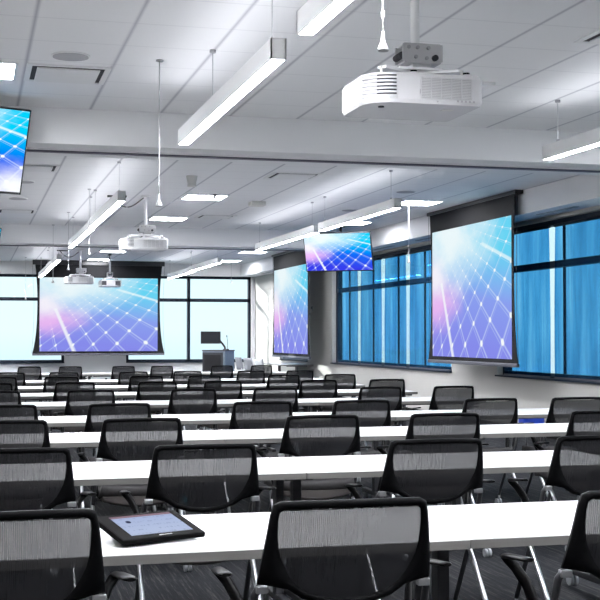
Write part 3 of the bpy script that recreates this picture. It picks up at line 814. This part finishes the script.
# ------------------------------------------------------------------ tablet on the first table
tb = thing('tablet', 'black desktop touch tablet with a lit screen on the nearest white table', 'tablet', (.449, 3.80, TZ), math.radians(22))
W, D, tilt = .295, .205, math.radians(14)
R = Matrix.Rotation(tilt, 4, 'X')
def tput(mb, name, m, recalc=True):
    bmesh.ops.transform(mb.bm, matrix=Matrix.Translation((0, 0, .014)) @ R, verts=mb.bm.verts[:]); return mb.build(name, m, tb, recalc)
tput(MB().box((W/2, D/2, 0), (W, D, .018), bevel=.006), 'shell', M['tablet'])
tput(MB().quad_uv([(.045, .030, .0095), (W-.030, .030, .0095), (W-.030, D-.020, .0095), (.045, D-.020, .0095)]), 'display', M['tablet_ui'], False)
tput(MB().box((W/2+.01, .016, .0095), (.045, .0035, .0008)), 'maker_mark', M['grey_plastic'])
MB().box((W/2, D*.72, .022), (W*.6, D*.25, .044), bevel=.006).build('stand', M['tablet'], tb)

# ------------------------------------------------------------------ front of the room
pd = thing('podium', 'grey lectern cabinet with a dark front panel near the front windows', 'podium', (5.11, 26.75, 0), -.62)
MB().box((.0, .25, .535), (.54, .50, 1.03), bevel=.01).build('cabinet', M['podium'], pd)
MB().box((-.02, -.005, .80), (.49, .012, .44), bevel=.004).build('front_panel', M['podium_dark'], pd)
MB().box((-.02, -.012, .80), (.40, .010, .34), bevel=.003).build('panel_inset', M['tv_black'], pd)
MB().box((0, .25, 1.06), (.56, .52, .025), bevel=.006).build('worktop', M['podium_dark'], pd)
mo = thing('computer_monitor', 'black monitor on a bent arm standing on the lectern', 'monitor', (5.35, 27.0, 1.0725))
MB().box((-.26, 0, .27), (.44, .035, .27), bevel=.006).build('display_casing', M['tv_black'], mo)
MB().cyl((0.08, .08, 0), (.08, .08, .02), .05, seg=16).sweep([(.08, .08, .01), (.07, .07, .06), (.02, .06, .13), (-.06, .06, .22), (-.14, .03, .28)], .022, 10).build('monitor_arm', M['tv_black'], mo)
gm = thing('gooseneck_microphone', 'thin gooseneck microphone standing on the right of the lectern', 'microphone', (5.45, 26.9, 1.0725))
MB().cyl((0, 0, 0), (0, 0, .02), .03, seg=14).build('base', M['black'], gm)
MB().sweep([(0, 0, .01), (0, 0, .18), (-.02, -.02, .28)], .005, 6).build('neck', M['black'], gm)
MB().sweep([(-.02, -.02, .28), (-.025, -.025, .32)], .010, 8).build('head', M['black'], gm)
# white side table and four grey chairs turned sideways near the front corner
st = make_table(1.74, 'white table standing at the front right corner below the farther side screen')
st.location = (6.76, 28.2, 0); st.rotation_euler = (0, 0, -PI/2)
def side_chair(label):
    o = thing('side_chair', label, 'chair', (0, 0, 0), 0, 'small grey chairs in the front right corner')
    MB().box((0, .2, .45), (.42, .42, .04), bevel=.012).build('seat', M['mesh_grey'], o)
    mb = MB(); gA = []
    for i in range(6):
        z = .56+.30*i/5; gA.append([[mb.bm.verts.new((-.2+.4*k/6, -.02-.06*i/5+.6*(-.2+.4*k/6)**2+dy, z)) for k in range(7)] for dy in (0, .02)])
    for i in range(5):
        for L in (0, 1):
            for k in range(6): f = mb.bm.faces.new((gA[i][L][k], gA[i][L][k+1], gA[i+1][L][k+1], gA[i+1][L][k])); f.smooth = True
        for k in (0, 6): mb.bm.faces.new((gA[i][0][k], gA[i][1][k], gA[i+1][1][k], gA[i+1][0][k]))
    for i in (0, 5):
        for k in range(6): mb.bm.faces.new((gA[i][0][k], gA[i][0][k+1], gA[i][1][k+1], gA[i][1][k]))
    mb.build('backrest', M['mesh_grey'], o)
    for s in (-1, 1):
        MB().sweep([(s*.19, -.03, .60), (s*.20, .02, .43), (s*.21, .38, .43), (s*.21, .42, .0)], .011, 8).build('front_leg', M['chrome'], o)
        MB().sweep([(s*.20, .12, .43), (s*.21, -.06, 0)], .011, 8).build('rear_leg', M['chrome'], o)
    return o
sc = None
for k, (x, y, rz) in enumerate(((6.33, 30.9, -1.25), (6.33, 29.75, -1.4), (6.33, 28.7, -1.3), (6.36, 27.65, -1.35))):
    lab = f'small grey chair at the front right corner, {ORD[k]} from the left of the four'
    if sc is None: sc = side_chair(lab); sc.location = (x, y, 0); sc.rotation_euler = (0, 0, rz)
    else: clone(sc, (x, y, 0), rz, lab)
# small things
th = thing('thermostat', 'small wall thermostat on the column left of the windows, upper of two', 'thermostat', (XR, 27.5, 2.0), 0, 'wall controls on the column')
MB().box((-.012, 0, 0), (.024, .09, .13), bevel=.004).build('case', M['grey_plastic'], th)
MB().box((-.026, 0, .02), (.004, .06, .05)).build('display', M['dark_gap'], th)
clone(th, (XR, 27.66, 1.86), 0, 'small wall switch on the column left of the windows, lower of two')
bo = thing('bottle', 'small teal bottle on the floor seen through a mesh chair back', 'bottle', (1.66, 9.95, 0))
MB().cyl((0, 0, 0), (0, 0, .08), .026, seg=16).cyl((0, 0, .08), (0, 0, .10), .026, .011, seg=16).build('bottle_body', M['teal'], bo)
MB().cyl((0, 0, .10), (0, 0, .118), .012, seg=12).build('cap', M['black'], bo)
bn = thing('stool', 'small stool with a bright blue seat between the tables and the right wall', 'stool', (6.25, 13.25, 0))
MB().prism(rounded(.26, .26, .08), .375, .455).build('seat', M['blue'], bn)
for i, (sx, sy) in enumerate(((-1, -1), (1, -1), (1, 1), (-1, 1))):
    MB().cyl((sx*.09, sy*.09, .378), (sx*.15, sy*.15, 0), .010, seg=8).build('leg', M['leg_dark'], bn)

# ------------------------------------------------------------------ light from outside
w = bpy.data.worlds.new('sky'); scene.world = w; w.use_nodes = True
nt = w.node_tree; nt.nodes.clear()
out = nt.nodes.new('ShaderNodeOutputWorld'); bg = nt.nodes.new('ShaderNodeBackground')
tc = nt.nodes.new('ShaderNodeTexCoord'); s = nt.nodes.new('ShaderNodeSeparateXYZ'); nt.links.new(tc.outputs['Generated'], s.inputs[0])
cr = nt.nodes.new('ShaderNodeValToRGB'); mr = nt.nodes.new('ShaderNodeMapRange')
nt.links.new(s.outputs[2], mr.inputs[0]); mr.inputs[1].default_value = -.06; mr.inputs[2].default_value = .30
nt.links.new(mr.outputs[0], cr.inputs[0])
e = cr.color_ramp.elements
e[0].position = 0; e[0].color = (.50, .64, .74, 1); e[1].position = 1; e[1].color = (.60, .84, 1., 1)
x = e.new(.18); x.color = (.74, .92, .98, 1); x = e.new(.4); x.color = (.72, .93, 1., 1)
nt.links.new(cr.outputs[0], bg.inputs[0]); bg.inputs[1].default_value = 1.0
nt.links.new(bg.outputs[0], out.inputs[0])
sl = bpy.data.lights.new('sun', 'SUN'); sl.energy = 5.5; sl.angle = .01; sl.color = (1., .97, .92)
so_ = bpy.data.objects.new('sun', sl); COL.objects.link(so_)
so_.rotation_euler = Vector((.72, -.66, -.20)).normalized().to_track_quat('-Z', 'Y').to_euler()

# ------------------------------------------------------------------ camera
cam = bpy.data.cameras.new('camera'); co = bpy.data.objects.new('camera', cam); COL.objects.link(co)
cam.sensor_width = 36; cam.lens = 1248.04/600*36
co.location = (0, 0, 1.3766); co.rotation_euler = (PI/2+.028837, 0, -.257772)
cam.clip_start = .05; cam.clip_end = 200
scene.camera = co
scene.view_settings.view_transform = 'Standard'; scene.view_settings.look = 'None'
scene.view_settings.gamma = 1; scene.view_settings.use_curve_mapping = False
scene.view_settings.exposure = .42
scene.cycles.transparent_max_bounces = 40
scene.cycles.max_bounces = 8
